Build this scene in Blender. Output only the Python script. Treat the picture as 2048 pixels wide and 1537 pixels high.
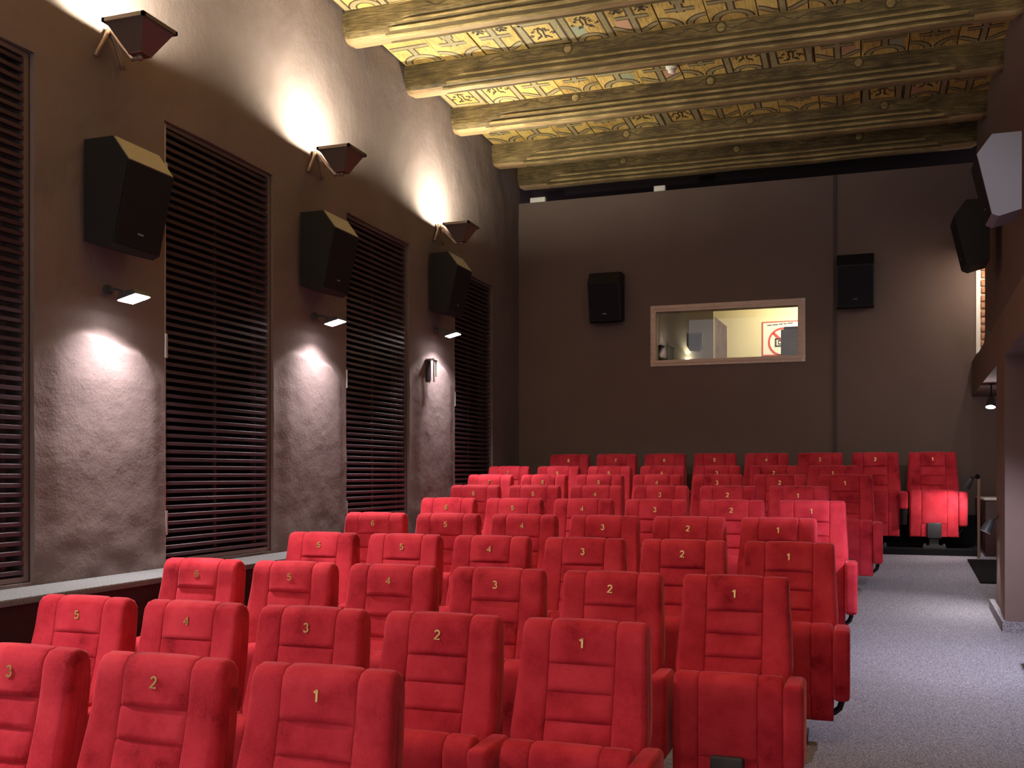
import bpy, bmesh, math, random
from mathutils import Vector, Matrix
random.seed(7)
for o in list(bpy.data.objects): bpy.data.objects.remove(o)
scene = bpy.context.scene
COL = scene.collection
PI = math.pi

# ------------------------------------------------------------------ camera
# world: X to the right, Y into the room, Z up, origin at the camera's eye point
FPX = 2027.0
cam_d = bpy.data.cameras.new('camera'); cam = bpy.data.objects.new('camera', cam_d); COL.objects.link(cam)
cam_d.sensor_width = 36.0; cam_d.lens = 36.0*FPX/2048.0
cam_d.shift_y = (948-768.5)/2048.0
cam_d.clip_start = 0.05; cam_d.clip_end = 100
cam.location = (0, 0, 0)
cam.rotation_euler = (PI/2, 0, math.atan2(697, FPX))
scene.camera = cam

# ------------------------------------------------------------------ world, exposure
world = bpy.data.worlds.new('world'); scene.world = world; world.use_nodes = True
wb = world.node_tree.nodes['Background']
wb.inputs[0].default_value = (1.0, 0.90, 0.92, 1); wb.inputs[1].default_value = 0.60
vs = scene.view_settings
scene.display_settings.display_device = 'sRGB'
vs.view_transform = 'Standard'; vs.look = 'None'; vs.gamma = 1.0; vs.use_curve_mapping = False
vs.exposure = 1.0
UP_W, DOWN_W = 70.0, 14.5            # wall lamps, watts
LED_W = 40.0

# ------------------------------------------------------------------ materials
MATS = {}
def newmat(name):
    m = bpy.data.materials.new(name); m.use_nodes = True; MATS[name] = m
    return m, m.node_tree.nodes, m.node_tree.links, m.node_tree.nodes['Principled BSDF']
def plain(name, col, rough=0.6, metal=0.0, spec=0.5, emit=None, estr=0.0):
    m, n, l, b = newmat(name)
    b.inputs['Base Color'].default_value = (*col, 1); b.inputs['Roughness'].default_value = rough
    b.inputs['Metallic'].default_value = metal; b.inputs['Specular IOR Level'].default_value = spec
    if emit: b.inputs['Emission Color'].default_value = (*emit, 1); b.inputs['Emission Strength'].default_value = estr
    return m
def noise(n, l, vec, scale, detail=4, rough=0.55, dim='3D', w=None):
    t = n.new('ShaderNodeTexNoise'); t.noise_dimensions = dim
    t.inputs['Scale'].default_value = scale; t.inputs['Detail'].default_value = detail; t.inputs['Roughness'].default_value = rough
    if vec: l.new(vec, t.inputs['Vector'])
    if w: l.new(w, t.inputs['W'])
    return t.outputs['Fac']
def ramp(n, l, fac, stops):
    r = n.new('ShaderNodeValToRGB'); l.new(fac, r.inputs['Fac'])
    e = r.color_ramp.elements
    while len(e) < len(stops): e.new(0.5)
    for k, (p, c) in enumerate(stops): e[k].position = p; e[k].color = (*c, 1)
    return r.outputs['Color']
def mapping(n, l, scale, coord='Object'):
    tc = n.new('ShaderNodeTexCoord'); mp = n.new('ShaderNodeMapping'); mp.inputs['Scale'].default_value = scale
    l.new(tc.outputs[coord], mp.inputs['Vector']); return mp.outputs['Vector']
def bump(n, l, b, h, strength, dist):
    bp = n.new('ShaderNodeBump'); bp.inputs['Strength'].default_value = strength; bp.inputs['Distance'].default_value = dist
    l.new(h, bp.inputs['Height']); l.new(bp.outputs['Normal'], b.inputs['Normal'])
def textured(name, stops, scale=(1,1,1), nscale=5, rough=0.7, spec=0.3, bstr=0.3, bdist=0.01, bscale=None, detail=5, perobj=False):
    m, n, l, b = newmat(name)
    v = mapping(n, l, scale)
    w = None
    if perobj:
        oi = n.new('ShaderNodeObjectInfo'); mu = n.new('ShaderNodeMath'); mu.operation = 'MULTIPLY'; mu.inputs[1].default_value = 40
        l.new(oi.outputs['Random'], mu.inputs[0]); w = mu.outputs[0]
    f = noise(n, l, v, nscale, detail, dim='4D' if perobj else '3D', w=w)
    l.new(ramp(n, l, f, stops), b.inputs['Base Color'])
    b.inputs['Roughness'].default_value = rough; b.inputs['Specular IOR Level'].default_value = spec
    if bstr: bump(n, l, b, noise(n, l, v, bscale or nscale*3, 6), bstr, bdist)
    return m

def make_velvet():
    m, n, l, b = newmat('red_velvet')
    oi = n.new('ShaderNodeObjectInfo'); mu = n.new('ShaderNodeMath'); mu.operation = 'MULTIPLY'; mu.inputs[1].default_value = 50
    l.new(oi.outputs['Random'], mu.inputs[0])
    v = mapping(n, l, (1, 1, 1))
    f1 = noise(n, l, v, 5.5, 3, 0.6, '4D', mu.outputs[0])
    f2 = noise(n, l, v, 130, 2, 0.6)
    mx = n.new('ShaderNodeMath'); mx.operation = 'MULTIPLY_ADD'; mx.inputs[1].default_value = 0.22; l.new(f2, mx.inputs[0]); l.new(f1, mx.inputs[2])
    c = ramp(n, l, mx.outputs[0], [(0.40, (0.25, 0.010, 0.017)), (0.50, (0.43, 0.021, 0.035)), (0.62, (0.54, 0.032, 0.050)), (0.80, (0.64, 0.048, 0.068))])
    l.new(c, b.inputs['Base Color'])
    b.inputs['Roughness'].default_value = 0.85; b.inputs['Specular IOR Level'].default_value = 0.12
    b.inputs['Sheen Weight'].default_value = 0.6; b.inputs['Sheen Roughness'].default_value = 0.32
    b.inputs['Sheen Tint'].default_value = (1.0, 0.32, 0.36, 1)
    bump(n, l, b, f2, 0.25, 0.002)
    return m
VELVET = make_velvet()

def make_plaster(name, c0, c1, bstr, ndist):
    m, n, l, b = newmat(name)
    v = mapping(n, l, (1, 1, 1))
    f = noise(n, l, v, 1.6, 6, 0.6)
    l.new(ramp(n, l, f, [(0.3, c0), (0.7, c1)]), b.inputs['Base Color'])
    b.inputs['Roughness'].default_value = 0.85; b.inputs['Specular IOR Level'].default_value = 0.15
    a1 = noise(n, l, v, 14, 6, 0.6); a2 = noise(n, l, v, 70, 3, 0.5)
    ad = n.new('ShaderNodeMath'); ad.operation = 'MULTIPLY_ADD'; ad.inputs[1].default_value = 0.25; l.new(a2, ad.inputs[0]); l.new(a1, ad.inputs[2])
    bump(n, l, b, ad.outputs[0], bstr, ndist)
    return m
PLASTER = make_plaster('taupe_plaster', (0.150, 0.113, 0.108), (0.180, 0.138, 0.132), 0.30, 0.02)
PLASTER_SMOOTH = make_plaster('brown_wall_paint', (0.150, 0.107, 0.093), (0.165, 0.119, 0.104), 0.08, 0.005)
PIER = make_plaster('mauve_wall_paint', (0.150, 0.100, 0.088), (0.170, 0.115, 0.102), 0.08, 0.005)
CARPET = textured('grey_carpet', [(0.35, (0.125, 0.115, 0.13)), (0.5, (0.225, 0.21, 0.23)), (0.65, (0.34, 0.32, 0.35))], nscale=110, rough=0.95, spec=0.05, bstr=0.5, bdist=0.006, bscale=120, detail=3)
LEDGE = textured('grey_felt', [(0.35, (0.13, 0.135, 0.14)), (0.65, (0.22, 0.225, 0.23))], nscale=90, rough=0.95, spec=0.05, bstr=0.2, bdist=0.003)
DARKPANEL = textured('dark_brown_board', [(0.3, (0.016, 0.011, 0.011)), (0.7, (0.026, 0.017, 0.017))], scale=(1, 1, 8), nscale=4, rough=0.5, bstr=0.05)
BLACKBOARD = plain('matt_black', (0.008, 0.008, 0.009), 0.7, spec=0.2)
SLATM = textured('mahogany_slat', [(0.3, (0.032, 0.015, 0.020)), (0.7, (0.054, 0.025, 0.032))], scale=(20, 1, 20), nscale=3, rough=0.38, spec=0.45, bstr=0.05, perobj=True)
FRAMEM = plain('bronze_frame', (0.15, 0.105, 0.095), 0.45, 0.3)
METAL = plain('satin_aluminium', (0.50, 0.46, 0.44), 0.42, 0.6)
VOID = plain('dark_backing', (0.020, 0.013, 0.016), 0.8, spec=0.1)
SPK = plain('black_speaker_cabinet', (0.009, 0.009, 0.010), 0.55, spec=0.35)
GRILLE = textured('black_grille_cloth', [(0.4, (0.012, 0.012, 0.015)), (0.6, (0.018, 0.017, 0.021))], nscale=300, rough=0.85, spec=0.15, bstr=0.2, bdist=0.002)
SPKLIT = plain('lit_side_speaker_cabinet', (0.28, 0.29, 0.35), 0.55, spec=0.3)  # paler than the black cabinets: light on the side put into the colour
LOGO = plain('silver_print', (0.45, 0.45, 0.48), 0.35, 0.5)
GOLD = plain('gold_numeral', (0.80, 0.56, 0.20), 0.35, 0.55)
BLACKMETAL = plain('black_steel', (0.012, 0.012, 0.014), 0.35, 0.4)
GREYMETAL = plain('dark_grey_steel', (0.055, 0.055, 0.058), 0.5, 0.3)
BOLTM = plain('zinc_bolt', (0.6, 0.6, 0.6), 0.3, 0.9)
LAMPRED = plain('oxblood_lamp_panel', (0.13, 0.040, 0.035), 0.35)
LAMPBROWN = plain('umber_lamp_panel', (0.085, 0.060, 0.050), 0.45)
BRASS = plain('painted_bracket', (0.24, 0.165, 0.12), 0.4, 0.3)
RIMM = plain('pale_lamp_rim', (0.27, 0.21, 0.16), 0.4, 0.2)
WARMGLOW = plain('warm_bulb', (1, 1, 1), emit=(1.0, 0.88, 0.62), estr=14)
COOLGLOW = plain('white_led_panel', (1, 1, 1), emit=(1.0, 0.93, 0.92), estr=22)
LEDGLOW = plain('violet_white_led', (1, 1, 1), emit=(0.86, 0.84, 1.0), estr=9)
CREAM = plain('cream_booth_paint', (0.78, 0.70, 0.46), 0.7)
WINFRAME = textured('beige_timber_frame', [(0.3, (0.58, 0.43, 0.34)), (0.7, (0.68, 0.52, 0.42))], scale=(1.5, 6, 6), nscale=5, rough=0.5, bstr=0.05)
WHITEP = plain('white_paint', (0.80, 0.78, 0.74), 0.6)
REDP = plain('sign_red', (0.62, 0.045, 0.03), 0.6)
BLACKP = plain('sign_black', (0.02, 0.02, 0.02), 0.6)
BOOTHGREY = plain('grey_booth_metal', (0.11, 0.115, 0.09), 0.5)
BOOTHPALE = plain('pale_grey_panel', (0.34, 0.31, 0.25), 0.55)
PINEM = textured('bolted_pine_board', [(0.3, (0.42, 0.30, 0.20)), (0.7, (0.58, 0.43, 0.31))], scale=(6, 6, 1), nscale=4, rough=0.6, bstr=0.05)
COUNTER = textured('brown_counter_board', [(0.3, (0.060, 0.028, 0.025)), (0.7, (0.085, 0.040, 0.036))], scale=(4, 4, 1), nscale=4, rough=0.3, bstr=0)
BRICKM = textured('pale_red_brick', [(0.25, (0.30, 0.11, 0.06)), (0.55, (0.52, 0.27, 0.16)), (0.8, (0.70, 0.52, 0.38))], nscale=9, rough=0.9, bstr=0.6, bdist=0.02, perobj=True)
MORTAR = textured('pale_mortar', [(0.3, (0.55, 0.46, 0.36)), (0.7, (0.72, 0.63, 0.52))], nscale=12, rough=0.95, bstr=0.4, bdist=0.02)
BEIGEP = plain('dull_beige_panel', (0.30, 0.27, 0.20), 0.7)
TRIMP = plain('umber_trim_paint', (0.062, 0.040, 0.034), 0.7)
LAMPLITP = plain('lamplit_rose_ceiling', (0.42, 0.30, 0.27), 0.8)  # lightened so the colour carries the lamp's glow on the alcove ceiling
SHADOWM = plain('floor_shadow_black', (0.010, 0.009, 0.009), 0.95, spec=0.05)
# ceiling timbers
def make_wood(name, stops, perobj, scale):
    m, n, l, b = newmat(name)
    v = mapping(n, l, scale)
    oi = n.new('ShaderNodeObjectInfo'); mu = n.new('ShaderNodeMath'); mu.operation = 'MULTIPLY'; mu.inputs[1].default_value = 60
    l.new(oi.outputs['Random'], mu.inputs[0])
    f1 = noise(n, l, v, 6, 6, 0.65, '4D', mu.outputs[0])
    v2 = mapping(n, l, (1, 1, 1)); f2 = noise(n, l, v2, 3.2, 5, 0.6, '4D', mu.outputs[0])
    ad = n.new('ShaderNodeMath'); ad.operation = 'MULTIPLY_ADD'; ad.inputs[1].default_value = 0.55; l.new(f1, ad.inputs[0])
    m2 = n.new('ShaderNodeMath'); m2.operation = 'MULTIPLY'; m2.inputs[1].default_value = 0.45; l.new(f2, m2.inputs[0]); l.new(m2.outputs[0], ad.inputs[2])
    if perobj:
        a3 = n.new('ShaderNodeMath'); a3.operation = 'MULTIPLY_ADD'; a3.inputs[1].default_value = 0.12; l.new(oi.outputs['Random'], a3.inputs[0]); l.new(ad.outputs[0], a3.inputs[2]); fac = a3.outputs[0]
    else: fac = ad.outputs[0]
    l.new(ramp(n, l, fac, stops), b.inputs['Base Color'])
    b.inputs['Roughness'].default_value = 0.6; b.inputs['Specular IOR Level'].default_value = 0.3
    bump(n, l, b, f1, 0.6, 0.02)
    return m
BEAMW = make_wood('aged_painted_beam', [(0.36, (0.035, 0.022, 0.009)), (0.46, (0.085, 0.057, 0.022)), (0.54, (0.15, 0.102, 0.040)), (0.66, (0.27, 0.19, 0.08))], False, (1.2, 14, 14))
BEAMDARK = make_wood('umber_moulding_paint', [(0.30, (0.034, 0.023, 0.009)), (0.5, (0.085, 0.057, 0.023)), (0.70, (0.16, 0.11, 0.044))], False, (1.2, 14, 14))
BEAMGOLD = make_wood('worn_gold_moulding_paint', [(0.36, (0.10, 0.066, 0.026)), (0.50, (0.25, 0.175, 0.07)), (0.64, (0.50, 0.37, 0.17))], False, (1.0, 16, 16))
BEAMRED = make_wood('reddish_bare_timber', [(0.30, (0.17, 0.10, 0.05)), (0.5, (0.30, 0.19, 0.095)), (0.70, (0.42, 0.28, 0.15))], False, (1.2, 14, 14))
PLANKW = make_wood('ochre_painted_board', [(0.34, (0.20, 0.115, 0.035)), (0.47, (0.40, 0.25, 0.075)), (0.58, (0.58, 0.39, 0.12)), (0.72, (0.70, 0.50, 0.19))], True, (10, 1.5, 10))
STRAPP = make_wood('grey_green_strapwork_paint', [(0.30, (0.17, 0.13, 0.055)), (0.50, (0.27, 0.215, 0.105)), (0.70, (0.36, 0.30, 0.17))], True, (6, 6, 6))
OUTLINEP = plain('umber_outline_paint', (0.060, 0.028, 0.014), 0.7)
INKP = plain('black_ornament_paint', (0.035, 0.022, 0.012), 0.7)
INKBROWN = plain('faded_vine_paint', (0.055, 0.036, 0.016), 0.7)
PINKP = plain('faded_rose_paint', (0.50, 0.27, 0.17), 0.7)
BLUEP = plain('faded_blue_green_paint', (0.28, 0.30, 0.20), 0.7)

def make_glass():
    m, n, l, b = newmat('window_glass')
    b.inputs['Base Color'].default_value = (1, 1, 1, 1); b.inputs['Roughness'].default_value = 0.0
    tr = n.new('ShaderNodeBsdfTransparent'); gl = n.new('ShaderNodeBsdfGlossy'); gl.inputs['Roughness'].default_value = 0.01
    fr = n.new('ShaderNodeFresnel'); fr.inputs['IOR'].default_value = 1.5
    mx = n.new('ShaderNodeMixShader'); l.new(fr.outputs[0], mx.inputs[0]); l.new(tr.outputs[0], mx.inputs[1]); l.new(gl.outputs[0], mx.inputs[2])
    l.new(mx.outputs[0], n['Material Output'].inputs['Surface'])
    return m
GLASS = make_glass()

# ------------------------------------------------------------------ mesh helpers
class MB:
    def __init__(s): s.v = []; s.f = []; s.m = []; s.mi = 0
    def add(s, vs, fs):
        o = len(s.v); s.v += [tuple(p) for p in vs]
        for f in fs: s.f.append(tuple(o+i for i in f)); s.m.append(s.mi)
    def box(s, x0, x1, y0, y1, z0, z1):
        s.add([(x0,y0,z0),(x1,y0,z0),(x1,y1,z0),(x0,y1,z0),(x0,y0,z1),(x1,y0,z1),(x1,y1,z1),(x0,y1,z1)],
              [(0,3,2,1),(4,5,6,7),(0,1,5,4),(1,2,6,5),(2,3,7,6),(3,0,4,7)])
    def prism(s, pts, axis, a0, a1):
        n = len(pts)
        def P(p, a): return {'x': (a, p[0], p[1]), 'y': (p[0], a, p[1]), 'z': (p[0], p[1], a)}[axis]
        s.add([P(p, a0) for p in pts]+[P(p, a1) for p in pts],
              [tuple(range(n-1, -1, -1)), tuple(range(n, 2*n))]+[(i, (i+1) % n, n+(i+1) % n, n+i) for i in range(n)])
    def grid(s, rows, closed=False):
        nr, nc = len(rows), len(rows[0])
        fs = []
        for i in range(nr-1):
            for j in range(nc if closed else nc-1):
                k = (j+1) % nc
                fs.append((i*nc+j, i*nc+k, (i+1)*nc+k, (i+1)*nc+j))
        s.add([p for r in rows for p in r], fs)
    def tube(s, path, r, n=10, caps=True):
        path = [Vector(p) for p in path]; rs = r if isinstance(r, (list, tuple)) else [r]*len(path)
        rows = []; up = None
        for i, p in enumerate(path):
            t = (path[min(i+1, len(path)-1)]-path[max(i-1, 0)]).normalized()
            if up is None: up = Vector((0, 0, 1)) if abs(t.z) < 0.9 else Vector((1, 0, 0))
            a = t.cross(up).normalized(); b = a.cross(t).normalized(); up = b
            rows.append([p+(a*math.cos(2*PI*k/n)+b*math.sin(2*PI*k/n))*rs[i] for k in range(n)])
        o = len(s.v); s.grid(rows, True)
        if caps:
            s.f.append(tuple(o+k for k in range(n))); s.m.append(s.mi)
            q = o+(len(rows)-1)*n; s.f.append(tuple(q+n-1-k for k in range(n))); s.m.append(s.mi)
    def ribbon(s, pts, w, z, closed=False):
        """flat stroke in a horizontal plane, facing down"""
        P = [Vector((p[0], p[1])) for p in pts]; n = len(P); L = []; R = []
        for i in range(n):
            a = P[(i-1) % n] if (closed or i > 0) else P[i]; b = P[(i+1) % n] if (closed or i < n-1) else P[i]
            t = (b-a); t = t.normalized() if t.length > 1e-9 else Vector((1, 0)); q = Vector((-t.y, t.x))
            k = 1.0
            if 0 < i < n-1 or closed:
                t1 = (P[i]-a).normalized(); c = max(0.55, abs(t1.dot(t))); k = 1/c
            L.append(P[i]+q*w*k/2); R.append(P[i]-q*w*k/2)
        o = len(s.v); s.v += [(p.x, p.y, z) for p in L]+[(p.x, p.y, z) for p in R]
        for i in range(n if closed else n-1):
            j = (i+1) % n
            s.f.append((o+i, o+j, o+n+j, o+n+i)); s.m.append(s.mi)
    def mesh(s, name, mats, smooth=False, angle=None):
        me = bpy.data.meshes.new(name); me.from_pydata(s.v, [], s.f); me.update()
        for m in (mats if isinstance(mats, (list, tuple)) else [mats]): me.materials.append(m)
        me.polygons.foreach_set('material_index', s.m)
        bm = bmesh.new(); bm.from_mesh(me); bmesh.ops.recalc_face_normals(bm, faces=bm.faces) if not getattr(s, 'keep', False) else None
        if angle is not None:
            for e in bm.edges: e.smooth = not (len(e.link_faces) == 2 and e.calc_face_angle(0) > angle)
        bm.to_mesh(me); bm.free()
        if smooth or angle is not None: me.polygons.foreach_set('use_smooth', [True]*len(me.polygons))
        return me
    def build(s, name, mats, parent=None, smooth=False, angle=None, loc=None):
        return link(name, s.mesh(name, mats, smooth, angle), parent, loc)
def link(name, me, parent=None, loc=None):
    o = bpy.data.objects.new(name, me); COL.objects.link(o)
    if parent: o.parent = parent
    if loc: o.location = loc
    return o
def rbox(name, x0, x1, y0, y1, z0, z1, r, seg=3):
    bm = bmesh.new(); bmesh.ops.create_cube(bm, size=1)
    for v in bm.verts: v.co = ((x0+x1)/2+v.co.x*(x1-x0), (y0+y1)/2+v.co.y*(y1-y0), (z0+z1)/2+v.co.z*(z1-z0))
    bmesh.ops.bevel(bm, geom=list(bm.edges), offset=r, segments=seg, affect='EDGES', profile=0.5)
    me = bpy.data.meshes.new(name); bm.to_mesh(me); bm.free()
    for e in me.polygons: e.use_smooth = True
    return me
def box(name, x0, x1, y0, y1, z0, z1, mat, parent=None, r=0.0):
    if r: me = rbox(name, x0, x1, y0, y1, z0, z1, r, 2); me.materials.append(mat); return link(name, me, parent)
    b = MB(); b.box(x0, x1, y0, y1, z0, z1); return b.build(name, mat, parent)
def tag(o, label, cat, group=None):
    o['label'] = label; o['category'] = cat
    if group: o['group'] = group
    return o
def thing(name, label, cat, loc=(0,0,0), group=None):
    o = bpy.data.objects.new(name, None); COL.objects.link(o); o.location = loc; o.empty_display_size = 0.1
    return tag(o, label, cat, group)
def struct(o, label, cat):
    o['kind'] = 'structure'; o['label'] = label; o['category'] = cat; return o
def area_light(name, loc, direction, power, col, sx, sy, spread=PI, parent=None):
    d = bpy.data.lights.new(name, 'AREA'); d.energy = power; d.color = col; d.shape = 'RECTANGLE'; d.size = sx; d.size_y = sy; d.spread = spread
    o = bpy.data.objects.new(name, d); COL.objects.link(o); o.location = loc
    o.rotation_euler = Vector(direction).to_track_quat('-Z', 'Y').to_euler()
    if parent: o.parent = parent
    return o
def spot_light(name, loc, direction, power, col, size, blend=0.5, radius=0.03, parent=None):
    d = bpy.data.lights.new(name, 'SPOT'); d.energy = power; d.color = col; d.spot_size = size; d.spot_blend = blend; d.shadow_soft_size = radius
    o = bpy.data.objects.new(name, d); COL.objects.link(o); o.location = loc
    o.rotation_euler = Vector(direction).to_track_quat('-Z', 'Y').to_euler()
    if parent: o.parent = parent
    return o
def point_light(name, loc, power, col, radius, parent=None):
    d = bpy.data.lights.new(name, 'POINT'); d.energy = power; d.color = col; d.shadow_soft_size = radius
    o = bpy.data.objects.new(name, d); COL.objects.link(o); o.location = loc
    if parent: o.parent = parent
    return o
def smooth01(t): t = max(0.0, min(1.0, t)); return t*t*(3-2*t)
def copy_tree(o, parent=None):
    c = o.copy(); COL.objects.link(c)
    if parent is not None: c.parent = parent
    for ch in list(o.children): copy_tree(ch, c)
    return c
from mathutils import noise as mn

# ------------------------------------------------------------------ floor
ROWS = [  # name, X of seat 1, Y of the numeral plane, floor Z, seats
 ('front row', -1.499, 2.603, -1.572, 3), ('second row', -0.960, 3.568, -1.542, 5), ('third row', -0.535, 4.614, -1.463, 6),
 ('fourth row', -0.365, 5.618, -1.371, 6), ('fifth row', -0.494, 6.616, -1.283, 6), ('sixth row', -0.335, 7.616, -1.197, 6),
 ('seventh row', -0.484, 8.610, -1.104, 6), ('eighth row', -0.132, 9.604, -1.009, 7), ('ninth row', -0.261, 10.557, -0.918, 7),
 ('back row', 0.720, 11.567, -0.770, 8)]
FLOOR = [(-1.2, -1.60), (1.9, -1.60)]+[(r[2]-0.22, r[3]) for r in ROWS[:-1]]+[(11.16, -0.835), (12.3, -0.79)]
def zf(y):
    for (a, za), (b, zb) in zip(FLOOR, FLOOR[1:]):
        if y <= b: return za+(zb-za)*(y-a)/(b-a)
    return FLOOR[-1][1]
XL, XR = -4.07, 1.20
b = MB(); b.prism([(y, z) for y, z in FLOOR]+[(12.3, -1.9), (-1.2, -1.9)], 'x', -4.4, 2.2)
struct(b.build('floor', CARPET), 'sloping floor covered in speckled grey carpet', 'floor')
tag(box('platform', -4.05, 1.14, 11.17, 12.08, -0.84, -0.771, BLACKBOARD), 'low black platform under the back row of seats', 'platform')

# ------------------------------------------------------------------ left wall
WZ0, WZ1 = -0.565, 2.19
WIN = [(2.95, 4.18), (5.23, 6.46), (7.57, 8.82), (9.97, 11.14)]
PIERC = [2.38, 4.70, 7.01, 9.40]
EDGE = [0.55, 0.75, 0.90, 1.10]
def wall_off(y, z):
    d = 0.010*mn.noise((y*1.3, z*1.3, 3.1))+0.006*mn.noise((y*4.5, z*4.5, 9.7))+0.0025*mn.noise((y*14, z*14, 1.7))
    # thicker old render below an uneven edge on every pier
    for c, e in zip(PIERC, EDGE):
        if abs(y-c) < 0.64:
            ez = e+0.05*math.cos((y-c+0.12)*4.2)+0.03*mn.noise((y*5, 2.2, c))-0.28*max(0, abs(y-c+0.02)-0.30)*2
            d += 0.028*smooth01((ez-z)/0.04)*smooth01((0.535-abs(y-c))/0.17)
    if z < -0.1: d += 0.012*mn.noise((y*7, z*7, 5.5))*smooth01((-0.1-z)/0.3)
    return d
ys = [];
def frange(a, b, step):
    n = max(1, round((b-a)/step)); return [a+(b-a)*i/n for i in range(n)]
cuts_y = [-1.2]+[v for w in WIN for v in w]+[12.12]
for a, c in zip(cuts_y, cuts_y[1:]): ys += frange(a, c, 0.035)
ys.append(12.12)
zs = frange(-1.75, WZ0, 0.06)+frange(WZ0, WZ1, 0.02)+frange(WZ1, 4.0, 0.05)+[4.0]
b = MB(); V = [[(XL+wall_off(y, z), y, z) for y in ys] for z in zs]
nc = len(ys); b.v = [p for r in V for p in r]
for i in range(len(zs)-1):
    zc = (zs[i]+zs[i+1])/2
    for j in range(nc-1):
        yc = (ys[j]+ys[j+1])/2
        if WZ0 < zc < WZ1 and any(w[0] < yc < w[1] for w in WIN): continue
        b.f.append((i*nc+j, i*nc+j+1, (i+1)*nc+j+1, (i+1)*nc+j)); b.m.append(0)
for w in WIN:        # reveals
    for (y0, y1, z0, z1) in ((w[0]-.02, w[0], WZ0, WZ1), (w[1], w[1]+.02, WZ0, WZ1), (w[0], w[1], WZ1, WZ1+.02), (w[0], w[1], WZ0-.02, WZ0)):
        if z1-z0 < 1: b.box(XL-0.22, XL-0.006, y0, y1, z0, z1)
    for ye in w:
        j = min(range(nc), key=lambda q: abs(ys[q]-ye)); col = [V[i][j] for i in range(len(zs)) if WZ0-1e-6 <= zs[i] <= WZ1+1e-6]
        b.grid([[p, (XL-0.22, ye, p[2])] for p in col])
b.box(XL-0.30, XL-0.24, -1.2, 12.3, -1.75, 4.0)
struct(b.build('wall_left', PLASTER, smooth=False, angle=0.9), 'rough taupe plaster wall with piers between slatted shutters', 'wall')

# carpet-topped ledge along the left wall
t = thing('wall_ledge', 'long low wall ledge with grey felt top and dark brown front', 'ledge', (-3.88, 4.0, -1.6))
def rel(o, parent): o.parent = parent; o.matrix_parent_inverse = Matrix.Translation(parent.location).inverted(); return o
rel(box('ledge_top', XL+0.03, -3.70, -1.2, 8.95, -0.612, -0.578, LEDGE, r=0.004), t)
b = MB(); b.prism([(-1.2, -0.613), (8.9, -0.613)]+[(y, zf(y)+0.004) for y in (8.9, 7.4, 6.4, 5.4, 4.4, 3.35, 2.4, 1.9, -1.2)], 'x', -3.76, -3.72)
rel(b.build('front_board', DARKPANEL), t)

# ------------------------------------------------------------------ slatted shutters
SH_W, NSL = 1.20, 54
PITCH = (WZ1-WZ0-0.06)/NSL
slat_me = None
def make_shutter(w, label):
    global slat_me
    y0, y1 = w[0]+0.015, w[1]-0.015; L = y1-y0
    t = thing('slatted_shutter', label, 'shutter', (XL, y0, WZ0), 'slatted window shutters')
    o = MB(); o.box(-0.075, -0.02, 0, 0.022, 0.005, WZ1-WZ0-0.005); o.build('stile', METAL, t)['label'] = 'pale metal hinge stile'
    o = MB(); o.box(-0.075, -0.02, L-0.03, L, 0.005, WZ1-WZ0-0.005); o.build('stile', FRAMEM, t)
    o = MB(); o.box(-0.075, -0.02, 0.022, L-0.03, WZ1-WZ0-0.03, WZ1-WZ0-0.005); o.build('rail', FRAMEM, t)
    o = MB(); o.box(-0.075, -0.02, 0.022, L-0.03, 0.005, 0.03); o.build('rail', FRAMEM, t)
    if slat_me is None:
        sl = MB(); sl.prism([(-0.058, -0.008), (-0.026, -0.012), (-0.022, -0.010), (-0.022, 0.009), (-0.026, 0.012), (-0.058, 0.013)], 'y', 0, 1)
        slat_me = sl.mesh('slat', SLATM)
    for k in range(NSL):
        s = link('slat', slat_me, t, (random.uniform(-.0015, .0015), 0.022, 0.03+PITCH*(k+0.5))); s.scale = (1, L-0.052, 1)
        s.rotation_euler = (random.uniform(-.0012, .0012), 0, 0)
    o = MB(); o.box(-0.095, -0.080, L*0.50, L*0.50+0.03, 0.03, WZ1-WZ0-0.03); o.build('cross_bar', FRAMEM, t)
    o = MB(); o.box(-0.095, -0.080, L-0.12, L-0.09, 0.03, WZ1-WZ0-0.03); o.build('cross_bar', FRAMEM, t)
    o = MB(); o.box(-0.20, -0.19, 0, L, 0.005, WZ1-WZ0-0.005); o.build('backing_panel', VOID, t)
    for hz in (0.26, 1.36, 2.42):
        h = MB(); h.box(-0.022, -0.008, -0.004, 0.026, hz-0.075, hz+0.075); h.tube([(-0.006, 0.0, hz-0.075), (-0.006, 0.0, hz+0.075)], 0.009, 8); h.build('hinge', METAL, t)
    return t
for w, lab in zip(WIN, ('dark slatted wooden shutter at the left edge of the picture, nearest', 'tall dark slatted wooden shutter, second nearest, between the two nearest lamp piers',
        'dark slatted wooden shutter, third from the front, beside the pier with the hook', 'narrow-looking dark slatted wooden shutter farthest back beside the rear wall')):
    make_shutter(w, lab)

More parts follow.
